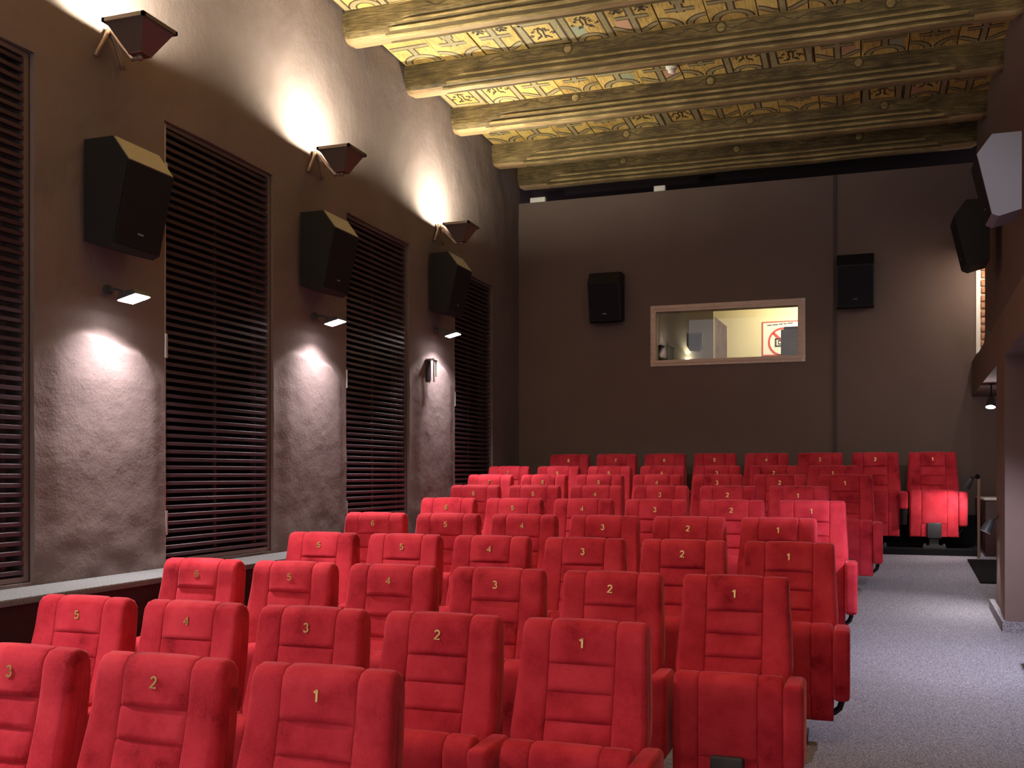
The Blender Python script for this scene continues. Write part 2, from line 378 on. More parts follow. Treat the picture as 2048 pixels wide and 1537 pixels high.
# ------------------------------------------------------------------ back wall with projection window
YB = 12.10
WX0, WX1, WB0, WB1 = -2.33, -0.68, 1.36, 1.945
b = MB()
b.box(-4.2, WX0, YB, YB+0.16, -1.0, 3.40); b.box(WX1, 2.2, YB, YB+0.16, -1.0, 3.40)
b.box(WX0, WX1, YB, YB+0.16, -1.0, WB0); b.box(WX0, WX1, YB, YB+0.16, WB1, 3.40)
struct(b.build('wall_back', PLASTER_SMOOTH), 'smooth brown rear wall with the projection window', 'wall')
struct(box('baseboard_back', -4.05, 1.19, YB-0.03, YB-0.002, -0.77, -0.45, BLACKBOARD), 'black skirting behind the back row of seats', 'baseboard')
struct(box('trim_1', -0.295, -0.255, YB-0.014, YB+0.01, -0.5, 3.40, TRIMP), 'narrow vertical strip on the rear wall', 'trim')
struct(box('wall_loft', -4.4, 2.2, 13.0, 13.05, 2.6, 4.1, VOID), 'dark void above the rear wall', 'wall')
tag(box('insulation_scrap', -3.93, -3.73, YB+0.02, YB+0.10, 3.40, 3.47, WHITEP, r=0.01), 'pale scrap of board on top of the rear wall, left', 'scrap')
tag(box('insulation_scrap', -2.36, -2.22, YB+0.02, YB+0.08, 3.40, 3.475, WHITEP, r=0.01), 'pale scrap on the rear wall top, nearer the middle', 'scrap')

wn = bpy.data.objects.new('window_1', None); COL.objects.link(wn); wn.location = (-1.5, YB, 1.65)
struct(wn, 'projection booth window in a wide beige screwed frame', 'window')
def W(o): return rel(o, wn)
FX0, FX1, FZ0, FZ1 = -2.392, -0.597, 1.288, 2.018
for (x0, x1, z0, z1) in ((FX0, FX1, FZ1-0.075, FZ1), (FX0, FX1, FZ0, FZ0+0.075), (FX0, FX0+0.065, FZ0+0.075, FZ1-0.075), (FX1-0.085, FX1, FZ0+0.075, FZ1-0.075)):
    W(box('frame_board', x0, x1, YB-0.022, YB+0.01, z0, z1, WINFRAME, r=0.003))
for (x0, x1, z0, z1) in ((FX0+.03, FX1-.04, FZ1-0.050, FZ1-0.035), (FX0+.03, FX1-.04, FZ0+0.035, FZ0+0.05)):
    W(box('frame_bead', x0, x1, YB-0.030, YB-0.0215, z0, z1, WINFRAME, r=0.003))
scr = MB(); scr.tube([(0, 0, 0), (0, -0.004, 0)], 0.006, 8); scr_me = scr.mesh('screw', BOLTM)
for k in range(9):
    x = FX0+0.03+k*(FX1-FX0-0.06)/8
    for z in (FZ1-0.015, FZ0+0.015): W(link('screw', scr_me, None, (x, YB-0.022, z)))
for k in range(4):
    z = FZ0+0.1+k*0.165
    for x in (FX0+0.03, ): W(link('screw', scr_me, None, (x, YB-0.022, z)))
W(box('pane', WX0-0.005, WX1+0.005, YB+0.012, YB+0.018, WB0-0.005, WB1+0.005, GLASS))

# projection booth
struct(box('wall_booth_rear', -3.5, 0.7, 13.9, 14.0, 0.3, 2.7, CREAM), 'cream painted rear wall of the projection booth', 'wall')
struct(box('wall_booth_left', -3.5, -3.4, YB+0.16, 13.9, 0.3, 2.7, CREAM), 'cream left wall of the projection booth', 'wall')
struct(box('wall_booth_right', 0.6, 0.7, YB+0.16, 13.9, 0.3, 2.7, CREAM), 'cream right wall of the projection booth', 'wall')
struct(box('ceiling_booth', -3.4, 0.6, YB+0.16, 13.9, 2.6, 2.7, CREAM), 'cream ceiling of the projection booth', 'ceiling')
struct(box('floor_booth', -3.4, 0.6, YB+0.16, 13.9, 0.3, 0.4, GREYMETAL), 'grey floor of the projection booth', 'floor')
o = box('reflection_panel', -2.62, -1.80, 13.25, 13.30, 0.4, 2.6, BOOTHPALE); tag(o, 'grey panel added behind the reflected shapes at the left of the projection window', 'panel')  # backdrop added for the reflection in the pane
t = thing('booth_cabinet', 'dark metal rack behind the left end of the projection window', 'cabinet', (-2.5, 12.95, 0.4))
rel(box('body', -2.85, -2.30, 12.75, 13.15, 0.4, 1.63, BLACKBOARD), t); rel(box('lid', -2.87, -2.29, 12.73, 13.17, 1.63, 1.655, GREYMETAL), t)
t = thing('reflected_speaker', 'grey shield shape standing in for a speaker reflected in the glass', 'speaker', (-2.03, 13.25, 1.70))  # solid shape added in place of a speaker's reflection in the pane
b = MB(); b.prism([(-.10, .12), (.10, .12), (.095, -.06), (.05, -.12), (-.06, -.11), (-.10, -.04)], 'y', -0.10, -0.003); b.build('body', BOOTHGREY, t); b = MB(); b.prism([(-.08, .10), (.08, .10), (.075, -.05), (-.08, -.035)], 'y', -0.104, -0.0995); b.build('grille', GREYMETAL, t)
t = thing('reflected_lamp', 'small glow standing in for a lamp reflected in the glass', 'lamp', (-2.13, 13.20, 1.48))  # glowing shape added in place of a reflected uplight
b = MB(); b.tube([(0, 0, -0.05), (0, 0, 0.0)], [0.03, 0.045], 12); b.build('cup', GREYMETAL, t); b = MB(); b.tube([(0, 0, 0.001), (0, 0, 0.012)], [0.036, 0.02], 12); b.build('bulb', WARMGLOW, t)
spot_light('reflected_lamp_light', (0, 0, 0.02), (0, 0.25, 1), 3, (1, 0.9, 0.65), 1.2, 1, 0.02, t)
t = thing('pine_post', 'pale bolted pine post standing in the projection booth', 'post', (-1.7, 13.35, 0.4))
b = MB(); b.prism([(-1.79, 0.4), (-1.63, 0.4), (-1.63, 1.90), (-1.79, 2.04)], 'y', 13.30, 13.36); rel(b.build('board', PINEM), t)
for (x, z) in ((-1.77, 1.99), (-1.70, 1.935), (-1.655, 1.89), (-1.77, 1.56), (-1.655, 1.56)):
    rel(link('bolt', scr_me, None, (x, 13.30, z)), t)
t = thing('booth_sign', 'white prohibition sign with red ring on the booth wall', 'sign', (-0.98, 13.89, 1.75))
S = 13.9/13.6
def SX(x): return x*S
rel(box('sheet', SX(-1.215), SX(-0.72), 13.892, 13.899, 1.54*S, 1.985*S, WHITEP), t)
for (x0, x1, z0, z1) in ((-1.215, -0.72, 1.972, 1.985), (-1.215, -0.72, 1.54, 1.553), (-1.215, -1.202, 1.553, 1.972), (-0.733, -0.72, 1.553, 1.972)):
    rel(box('border', SX(x0), SX(x1), 13.888, 13.892, z0*S, z1*S, REDP), t)
b = MB()
ring = []
cxs, czs = SX(-0.955), 1.715*S
rows = [[(cxs+r*math.cos(2*PI*k/48), y, czs+r*math.sin(2*PI*k/48)) for r, y in ((.165, 13.892), (.165, 13.888), (.190, 13.888), (.190, 13.892))] for k in range(49)]
b.grid(rows); 
d = 0.17*0.7071
b.prism([(cxs-d-.014, czs+d-.01), (cxs-d+.01, czs+d+.014), (cxs+d+.014, czs-d+.01), (cxs+d-.01, czs-d-.014)], 'y', 13.888, 13.892)
rel(b.build('prohibition_ring', REDP), t)
b = MB()
for (x0, x1, z0, z1) in ((-.10, -.08, -.06, .05), (-.10, .10, .035, .05), (-.10, .10, -.06, -.045), (-.06, .06, -.03, -.02), (-.06, .06, .012, .02), (-.06, -.05, -.02, .012)): b.box(cxs+x0, cxs+x1, 13.885, 13.888, czs+z0, czs+z1)
rel(b.build('pictogram', BLACKP), t)
b = MB()
for k, (x0, x1) in enumerate(((-.20, -.14), (-.13, -.06), (-.05, 0.0), (0.01, .05), (.06, .13))): b.box(cxs+x0, cxs+x1, 13.889, 13.892, 1.93*S+0.004*k, 1.945*S+0.004*k)
rel(b.build('small_print', BOOTHGREY), t)
t = thing('film_projector', 'grey-green projector housing at the right of the booth window', 'projector', (-0.70, 12.85, 0.4))
rel(box('pedestal', -0.85, -0.45, 12.70, 13.10, 0.4, 1.35, BLACKBOARD), t); rel(box('housing', -0.908, -0.30, 12.60, 13.20, 1.35, 1.735, BOOTHGREY, r=0.006), t); rel(box('top_unit', -0.875, -0.35, 12.62, 13.10, 1.735, 1.772, BLACKBOARD, r=0.004), t)
t = thing('booth_ceiling_lamp', 'flat ceiling lamp inside the projection booth', 'lamp', (-0.6, 13.2, 2.58))
b = MB(); b.box(-0.35, 0.35, -0.12, 0.12, -0.02, 0.02); b.build('body', WHITEP, t)
area_light('booth_light', (0, 0, -0.03), (0, 0.15, -1), 23, (1.0, 0.88, 0.58), 0.6, 0.2, PI, t)

# ------------------------------------------------------------------ right wall, alcoves and piers
def xr(y): return 0.648+0.0415*y                              # the lower wall runs slightly askew
def skew(m): m.v = [(xr(y) if abs(x-1.0) < 1e-6 else x, y, z) for x, y, z in m.v]; return m
b = MB()
b.box(XR, XR+0.3, -1.2, 11.34, 1.34, 4.0)                     # upper wall
b.box(XR, XR+0.3, 11.34, 12.12, 2.35, 4.0)
b.prism([(XR, 1.345), (XR+0.3, 1.345), (XR+0.3, 1.20), (1.0, 1.20)], 'y', -1.2, 11.34)
b.prism([(4.9, 1.20), (4.9, 0.70), (5.4, 0.79), (6.0, 0.84), (6.7, 0.862), (7.4, 0.862), (8.05, 0.85)]+[(8.05, 1.20)], 'x', 1.0, 1.24)
b.prism([(8.78, 0.853), (11.18, 0.85), (11.18, 1.20), (8.78, 1.20)], 'x', 1.0, 1.24)
b.prism([(11.18, 0.85), (12.12, 0.84), (12.12, 1.22), (11.18, 1.22)], 'x', 1.0, 1.20)
b.prism([(11.18, 0.85), (12.12, 0.84), (12.12, 1.22), (11.9, 1.225), (11.7, 1.25), (11.55, 1.29), (11.42, 1.35), (11.34, 1.42), (11.18, 1.42)], 'x', 1.199, 1.5)
b.box(1.0, 1.24, -1.2, 4.9, -1.7, 1.20)
b.box(2.0, 2.1, 4.8, 12.12, -1.7, 1.1)                       # alcove rear wall
b.box(1.22, 2.0, 4.8, 4.9, -1.7, 1.1)
struct(skew(b).build('wall_right', PIER), 'brown right-hand wall with alcove openings below', 'wall')
b = MB(); b.box(1.20, 2.05, 4.85, 12.11, 0.98, 1.06); b.box(1.24, 2.0, 9.55, 9.80, 0.93, 0.981)
struct(b.build('ceiling_alcove', LAMPLITP), 'alcove ceiling coloured pale for its lamplight', 'ceiling')
b = MB(); b.box(1.0, 2.0, 8.05, 8.78, -1.3, 1.20)
struct(skew(b).build('wall_pier', PIER), 'square brown pier between two alcoves at the right edge', 'pier')
b = MB(); b.prism([(8.02, zf(8.02)-0.01), (8.80, zf(8.80)-0.01), (8.80, zf(8.80)+0.075), (8.02, zf(8.02)+0.075)], 'x', 0.962, 1.0); b.prism([(0.962, zf(8.02)-.01), (2.0, zf(8.02)-.01), (2.0, zf(8.02)+.075), (0.962, zf(8.02)+0.075)], 'y', 8.022, 8.05)
struct(b.build('baseboard_right', CARPET), 'carpet skirting round the foot of the pier', 'baseboard')
t = thing('wall_slot', 'dark upright metal handle on the right wall below the brick niche', 'handle', (XR, 10.88, 1.30))
b = MB(); b.box(-0.03, -0.012, -0.012, 0.012, -0.10, 0.10); b.build('grip', BLACKMETAL, t)
for z in (-0.08, 0.08):
    b = MB(); b.box(-0.02, 0.004, -0.008, 0.008, z-0.008, z+0.008); b.build('lug', BLACKMETAL, t)
# niche with brickwork on its end wall
b = MB(); b.box(1.232, 1.62, YB-0.012, YB-0.001, 1.1, 2.5)
nb = struct(b.build('wall_niche', MORTAR), 'bright exposed brick end of the niche high beside the rear wall', 'wall')
bm_ = rbox('brick', 0, 0.20, -0.022, 0.01, 0, 0.066, 0.010, 2); bm_.materials.append(BRICKM)
for k in range(16):
    for j in range(2):
        o = link('brick', bm_, nb, (1.238+j*0.215-(0.10 if (k % 2 and j) else 0)+random.uniform(-.004, .004), YB-0.012+random.uniform(-.006, .006), 1.13+k*0.083+random.uniform(-.004, .004)))
        o.scale = ((0.5 if (k % 2 and not j) else 1), 1, 1); o.rotation_euler = (0, random.uniform(-.04, .04), random.uniform(-.03, .03))
b = MB(); b.box(1.19, 1.232, YB-0.02, YB-0.001, 1.2, 2.4); struct(b.build('trim_3', WHITEP), 'pale plaster reveal of the brick niche', 'trim')
b = MB(); b.box(1.45, 1.50, 10.9, YB, 1.1, 2.5); struct(b.build('wall_niche_side', MORTAR), 'pale side of the brick niche', 'wall')
t = thing('niche_lamp', 'small lamp hidden at the head of the brick niche', 'lamp', (1.36, 11.55, 2.32))
b = MB(); b.tube([(0, 0, 0.028), (0, 0, -0.02)], [0.03, 0.05], 14); b.build('housing', WHITEP, t)
area_light('niche_light', (0, 0, -0.03), (0.0, 0.5, -1), 5, (1.0, 0.86, 0.70), 0.08, 0.08, PI, t)

# low counters in the alcoves
def counter(x0, x1, y0, y1, z0, z1, label):
    t = thing('alcove_counter', label, 'counter', ((x0+x1)/2, (y0+y1)/2, z0), 'low alcove counters')
    rel(box('body', x0, x1, y0, y1, z0, z1-0.025, COUNTER, r=0.003), t)
    rel(box('counter_top', x0-0.012, x1, y0-0.012, y1, z1-0.025, z1, WHITEP, r=0.006), t)
    rel(box('plinth', x0-0.008, x1, y0-0.008, y1, z0-0.02, z0+0.03, BLACKBOARD), t)
    return t
counter(1.19, 1.95, 11.20, 12.05, -0.86, -0.245, 'low brown counter with white top in the alcove beside the rear wall')
counter(0.985, 1.95, 6.55, 7.06, zf(6.8)-0.02, -0.675, 'low brown counter with pale top cut off by the right edge')
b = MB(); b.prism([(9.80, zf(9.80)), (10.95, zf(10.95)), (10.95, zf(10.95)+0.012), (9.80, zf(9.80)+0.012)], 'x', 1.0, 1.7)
tag(b.build('floor_shadow', SHADOWM), 'dark slab laid as a shadow on the carpet behind the pier', 'mat')  # thin dark slab stands in for a shadow on the floor

# ------------------------------------------------------------------ ceiling: boards and beams
ZC = 3.84
b = MB(); b.box(-4.4, 2.2, -1.2, 13.0, ZC+0.035, ZC+0.10)
ceil = struct(b.build('ceiling', VOID), 'historic painted timber ceiling', 'ceiling')
BEAMY = [5.15, 6.33, 7.50, 8.70, 9.86, 11.10, 12.04]
BW = 0.24; BH = 0.25
def arc(cx, cy, r, a0, a1, n=14): return [(cx+r*math.cos(math.radians(a0+(a1-a0)*i/n)), cy+r*math.sin(math.radians(a0+(a1-a0)*i/n))) for i in range(n+1)]
def scurve(x0, y0, x1, y1, n=12, horiz=True):
    out = []
    for i in range(n+1):
        t = i/n; e = smooth01(t)
        out.append((x0+(x1-x0)*(t if horiz else e), y0+(y1-y0)*(e if horiz else t)))
    return out
def scroll(cx, cy, r, turns, ph, flip, n=16): return [(cx+flip*r*(1-0.8*i/n)*math.cos(ph+turns*2*PI*i/n), cy+r*(1-0.8*i/n)*math.sin(ph+turns*2*PI*i/n)) for i in range(n+1)]
def paint(kind, w, L, rng):
    """strokes in board coordinates: (points, strap?, closed)"""
    st, ink, fill = [], [], []
    if kind == 0:      # hanging arch and stem
        st += [arc(w/2, L*0.98, 0.145, 180, 360), [(w/2, L*0.80), (w/2, L*0.62)], [(0.02, L*0.62), (w-0.02, L*0.62)], [(0.05, L*0.02), (0.05, L*0.40), (w-0.05, L*0.40), (w-0.05, L*0.02)]]
        orn = [(w/2, L*0.22)]
    elif kind == 1:    # double cross
        st += [[(w/2, 0.01), (w/2, L-0.01)], [(0.0, L*0.36), (w, L*0.36)], [(0.06, L*0.66), (w-0.06, L*0.66)], scurve(0, L*0.18, w*0.42, L*0.08), scurve(w, L*0.18, w*0.58, L*0.08), scurve(0, L*0.84, w*0.40, L*0.95), scurve(w, L*0.84, w*0.60, L*0.95)]
        orn = [(w*0.24, L*0.51, 0.55), (w*0.76, L*0.51, 0.55)]
    elif kind == 2:    # cartouche panel
        st += [[(0.045, L*0.52), (w-0.045, L*0.52), (w-0.045, L*0.95), (0.045, L*0.95), (0.045, L*0.52)], scurve(0, L*0.36, w/2, L*0.28)+scurve(w/2, L*0.28, w, L*0.36)[1:], scurve(0, L*0.10, w/2, L*0.20)+scurve(w/2, L*0.20, w, L*0.10)[1:]]
        orn = [(w/2, L*0.73)]
    elif kind == 3:    # tulip
        st += [scurve(0.03, L*0.02, w*0.45, L*0.55, horiz=False), scurve(w-0.03, L*0.02, w*0.55, L*0.55, horiz=False), [(w/2, L*0.5), (w/2, L*0.72)], arc(w*0.0, L*0.98, 0.16, 270, 360), arc(w, L*0.98, 0.16, 180, 270), [(w*0.2, L*0.66), (w*0.8, L*0.66)]]
        orn = [(w/2, L*0.20)]
    else:              # flower field between two bars
        st += [[(0.035, 0.0), (0.035, L)], [(w-0.035, 0.0), (w-0.035, L)], arc(w/2, L*1.0, 0.11, 180, 360)]
        orn = [(w/2, L*0.28), (w/2, L*0.62)]
    for oo in orn:
        ox, oy = oo[:2]; sc = oo[2] if len(oo) > 2 else 1.15
        for sgn in (1, -1):
            for k in range(4):
                cx = ox+sc*sgn*(0.030+0.028*(k % 3)); cy = oy+sc*(k-1.5)*0.045+rng.uniform(-.01, .01)
                ink.append(scroll(cx, cy, sc*rng.uniform(0.016, 0.028), rng.uniform(0.6, 1.1), rng.uniform(0, 6), sgn))
            ink.append([(ox, oy-sc*0.10), (ox+sc*sgn*0.02, oy-sc*0.03), (ox+sc*sgn*0.012, oy+sc*0.04), (ox+sc*sgn*0.06, oy+sc*0.10)])
    return st, ink
def plank_mesh(kind, w, L, seed):
    rng = random.Random(seed)
    m = MB(); m.keep = True
    m.box(0.005, w-0.005, 0, L, 0, 0.034)
    st, ink = paint(kind, w, L, rng)
    def clip(ps): return [(min(w-0.006, max(0.006, x)), min(L-0.004, max(0.004, y))) for x, y in ps]
    m.mi = 4 if rng.random() < 0.5 else 5
    if rng.random() < 0.55:
        x0, y0 = w*rng.choice((0.12, 0.55)), L*rng.choice((0.68, 0.1)); m.add([(x0, y0, -0.0008), (x0+w*0.33, y0, -0.0008), (x0+w*0.33, y0+L*0.2, -0.0008), (x0, y0+L*0.2, -0.0008)], [(0, 3, 2, 1)])
    m.mi = 2
    for s in st: m.ribbon(clip(s), 0.074, -0.0014)
    m.mi = 1
    for k, s in enumerate(st): m.ribbon(clip(s), 0.046, -0.0022-0.0001*k)
    m.mi = 3
    for s in ink: m.ribbon(clip(s), 0.013, -0.0032)
    return m.mesh('plank', [PLANKW, STRAPP, OUTLINEP, INKP, PINKP, BLUEP])
SEQ = [0, 1, 3, 4, 2, 1, 0, 3, 1, 2, 4, 1, 3]
NB = 13; PW = (XR+0.02-(XL+0.02))/NB
pm = {}
bays = [(-1.2, BEAMY[0])]+[(BEAMY[i]+BW, BEAMY[i+1]) for i in range(len(BEAMY)-1)]
for bi, (y0, y1) in enumerate(bays[1:]):
    L = y1-y0-0.004
    for k in range(NB):
        kind = SEQ[(k+3*bi) % len(SEQ)]; key = (kind, round(L, 2), (k+bi) % 2)
        if key not in pm: pm[key] = plank_mesh(kind, PW, L, hash(key) % 999)
        o = link('plank', pm[key], ceil, (XL+0.02+k*PW, y0+0.002, ZC+random.uniform(-0.006, 0.004))); o.rotation_euler = (0, random.uniform(-.012, .012), 0)
o = box('boarding', XL, XR, -1.2, BEAMY[0], ZC, ZC+0.03, PLANKW, ceil)

# beams with carved mouldings that stop short of the walls
near_plain = [(0, .25), (0, .16), (0, .135), (0, .128), (0, .118), (0, .108), (0, .09), (0, .08), (0, .068), (.004, .056), (.016, .040), (.032, .027), (.045, .016), (.066, .003), (.085, 0), (.10, 0), (.12, 0)]
near_mold = [(0, .25), (0, .16), (.003, .142), (.020, .134), (.020, .122), (.004, .112), (.006, .092), (.026, .082), (.028, .070), (.010, .060), (.020, .036), (.046, .030), (.050, .018), (.056, .006), (.074, .0), (.086, .012), (.12, .012)]
SEGM = {2: 1, 3: 1, 4: 2, 5: 2, 6: 1, 7: 1, 8: 2, 9: 2, 10: 1, 11: 1, 12: 2, 13: 2, 14: 1, 15: 3}
def beam_section(x, L):
    d = min(x, L-x); pts = []
    for (p, q) in zip(near_plain, near_mold):
        h = q[1]/0.15
        t = smooth01((d-(0.30+0.30*min(1, h)**2.0))/0.12)
        e = 0.020*(1-smooth01(d/0.05))          # rounded butt end
        y = p[0]+(q[0]-p[0])*t; z = p[1]+(q[1]-p[1])*t
        pts.append((y+e*(1 if p[1] < .1 else 0.3), z+e*(1-p[1]/.25)))
    return pts
def make_beam(y, idx, label):
    L = XR+0.0-XL; t = thing('ceiling_beam', label, 'beam', (XL, y, ZC-BH), 'painted ceiling beams')
    xs = [0.0, .02, .04, .07]+[0.10+0.025*i for i in range(22)]; mid = [0.7+i*(L-1.4)/24 for i in range(25)]
    xs = xs+mid+[L-x for x in reversed(xs)]
    m = MB(); rows = []
    for x in xs:
        s = beam_section(x, L); wob = 0.008*mn.noise((x*1.7, y*3, 0.3)); wz = 0.007*mn.noise((x*1.4, y*5, 7.3))
        near = [(x, p[0]+wob, p[1]+wz*(1-p[1]/.25)) for p in s]; far = [(x, BW-p[0]+wob, p[1]+wz*(1-p[1]/.25)) for p in reversed(s[:-1])]
        rows.append(near+far)
    m.grid(rows, False)
    n = len(rows[0]); k = 0
    for i in range(len(rows)-1):
        d = min(xs[i], L-xs[i])
        for j in range(n-1):
            jj = j if j < 16 else n-2-j
            if d > 0.36+0.30*min(1, near_mold[jj][1]/0.15)**2                 : m.m[k] = SEGM.get(jj, 0)
            elif jj > 10: m.m[k] = 3
            k += 1
    o0 = 0; m.f.append(tuple(range(n))); m.m.append(0); q = (len(rows)-1)*n; m.f.append(tuple(q+n-1-k for k in range(n))); m.m.append(0)
    m.build('timber', [BEAMW, BEAMDARK, BEAMGOLD, BEAMRED], t, angle=0.75)
    rng = random.Random(idx)
    for k in range(3):
        x = 1.35+k*1.35+0.25*(idx % 2)
        wob = 0.008*mn.noise((x*1.7, y*3, 0.3))
        r = MB(); r.grid([[(x+rr*math.cos(2*PI*a/20), yy+wob, 0.200+rr*math.sin(2*PI*a/20)) for rr, yy in ((.038, 0.004), (.041, -0.005), (.048, -0.005), (.051, 0.004))] for a in range(21)])
        r.build('rosette', BEAMDARK, t, angle=0.6)
        r = MB(); r.tube([(x, 0.004+wob, 0.2), (x, -0.003+wob, 0.2), (x, -0.005+wob, 0.2)], [0.034, 0.034, 0.026], 18); r.build('rosette_boss', BEAMGOLD, t, angle=0.6)
    def face(px, pz): return (px, 0.008*mn.noise((px*1.7, y*3, 0.3))-0.0035, pz)
    v = MB()
    def stroke(pts, w):
        rows = []
        for i, p in enumerate(pts):
            a_, c_ = Vector(pts[max(i-1, 0)]), Vector(pts[min(i+1, len(pts)-1)]); d_ = (c_-a_).normalized(); q_ = Vector((-d_.y, d_.x))*w/2
            rows.append([face(p[0]+q_.x, p[1]+q_.y), face(p[0]-q_.x, p[1]-q_.y)])
        v.grid(rows)
    n_ = 190; stroke([(0.75+(L-1.5)*i/n_, 0.198+0.020*math.sin(i*0.50+idx)) for i in range(n_+1)], 0.008)
    for i in range(30):
        cx = 0.85+(L-1.7)*i/29+rng.uniform(-.03, .03); fl = 1 if i % 2 else -1
        stroke([(cx+0.020*(1-0.7*k/10)*math.cos(k*0.5), 0.198+fl*0.018+0.014*(1-0.7*k/10)*math.sin(k*0.5)) for k in range(11)], 0.006)
    v.build('painted_vine', INKBROWN, t)
    return t
ordn = ['sixth', 'fifth', 'fourth', 'third', 'second', 'nearest']
labs = ['carved painted ceiling beam above the viewer, seventh from the rear wall', 'carved painted ceiling beam just above the picture, sixth from the rear wall', 'carved ochre ceiling beam at the top of the picture, fifth from the rear wall',
        'carved ochre ceiling beam in front of the smoke detector, fourth from the rear wall', 'carved ochre ceiling beam behind the smoke detector, third from the rear wall', 'carved ochre ceiling beam second from the rear wall', 'ceiling beam resting directly above the rear wall']
for i, y in enumerate(BEAMY): make_beam(y, i, labs[i])

t = thing('smoke_detector', 'small white smoke detector on the painted ceiling boards', 'smoke detector', (-1.68, 9.50, ZC-0.006))
b = MB(); b.tube([(0, 0, 0.0), (0, 0, -0.02), (0, 0, -0.028)], [0.055, 0.055, 0.045], 20); b.build('base', WHITEP, t, angle=0.6)
b = MB(); b.tube([(0, 0, -0.028), (0, 0, -0.055), (0, 0, -0.065)], [0.036, 0.032, 0.02], 20); b.build('sensor', WHITEP, t, angle=0.6)

# ------------------------------------------------------------------ loudspeakers
def text_mesh(s, size, mat, ext=0.001, off=0.0):
    cu = bpy.data.curves.new('txt', 'FONT'); cu.body = s; cu.size = size; cu.extrude = ext; cu.offset = off; cu.align_x = 'CENTER'; cu.align_y = 'CENTER'; cu.resolution_u = 3
    o = bpy.data.objects.new('txt', cu); COL.objects.link(o)
    dg = bpy.context.evaluated_depsgraph_get(); me = bpy.data.meshes.new_from_object(o.evaluated_get(dg))
    bpy.data.objects.remove(o); me.materials.clear(); me.materials.append(mat); return me
SPK_PROF = [(0, 0), (0.195, 0), (0.295, -0.135), (0.195, -0.58), (0.15, -0.60), (0, -0.56)]    # out from the wall, down from the top
logo_b = MB()
for k in range(5): logo_b.box(-0.022+k*0.0095, -0.022+k*0.0095+0.007, -0.001, 0, -0.004, 0.004)
logo_me = logo_b.mesh('logo', LOGO)
def speaker(loc, rz, label, cab=SPK, width=0.39, topm=None):
    """local x = along the wall, y = out into the room (negative y is out)"""
    t = thing('surround_speaker', label, 'speaker', loc, 'wall mounted surround speakers'); t.rotation_euler = (0, 0, rz)
    m = MB(); m.prism([(-0.012-o, z) for o, z in SPK_PROF], 'x', -width/2, width/2); m.build('cabinet', cab, t)
    # grille cloth on the slanted front and on the upper bevel
    def face(p, q, inset, name, mat):
        (o0, z0), (o1, z1) = p, q; d = Vector((o1-o0, z1-z0)); n = Vector((-d.y, d.x)).normalized()
        if n.x < 0: n = -n
        a = Vector((o0, z0))+d*inset; c = Vector((o0, z0))+d*(1-inset)
        g = MB(); k = width/2-0.012
        quad = [(-0.012-(v.x+n.x*h), v.y+n.y*h) for v, h in ((a, -.002), (a, .006), (c, .006), (c, -.002))]
        g.prism(quad, 'x', -k, k); return g.build(name, mat, t)
    face(SPK_PROF[2], SPK_PROF[3], 0.02, 'grille', GRILLE)
    if topm: face(SPK_PROF[1], SPK_PROF[2], 0.01, 'top_panel', topm)['label'] = 'pale beige bevel'
    l = link('logo', logo_me, t, (0.0, -0.012-0.2205, -0.50)); l.rotation_euler = (-0.22, 0, 0)
    m = MB(); m.box(-0.06, 0.06, -0.014, 0.0, -0.40, -0.16); m.build('wall_bracket', BLACKMETAL, t)
    return t
speaker((XL+0.018, 4.70, 1.84), PI/2, 'large black wall speaker nearest on the left wall', topm=BEIGEP); 
speaker((XL+0.018, 6.98, 1.995), PI/2, 'black wall speaker in the middle of the three on the left wall', topm=BEIGEP)
speaker((XL+0.018, 9.44, 2.19), PI/2, 'black wall speaker farthest back on the left wall', topm=BEIGEP)
speaker((XR-0.09, 8.29, 2.47), -PI/2, 'wall speaker coloured pale as if lit, at the upper right edge', SPKLIT)
speaker((XR-0.09, 10.19, 2.48), -PI/2, 'black wall speaker behind the pale one on the right wall')
speaker((-2.905, YB-0.005, 2.42), 0.0, 'black speaker on the rear wall left of the projection window')
speaker((-0.055, YB-0.005, 2.44), 0.0, 'black speaker on the rear wall right of the projection window')

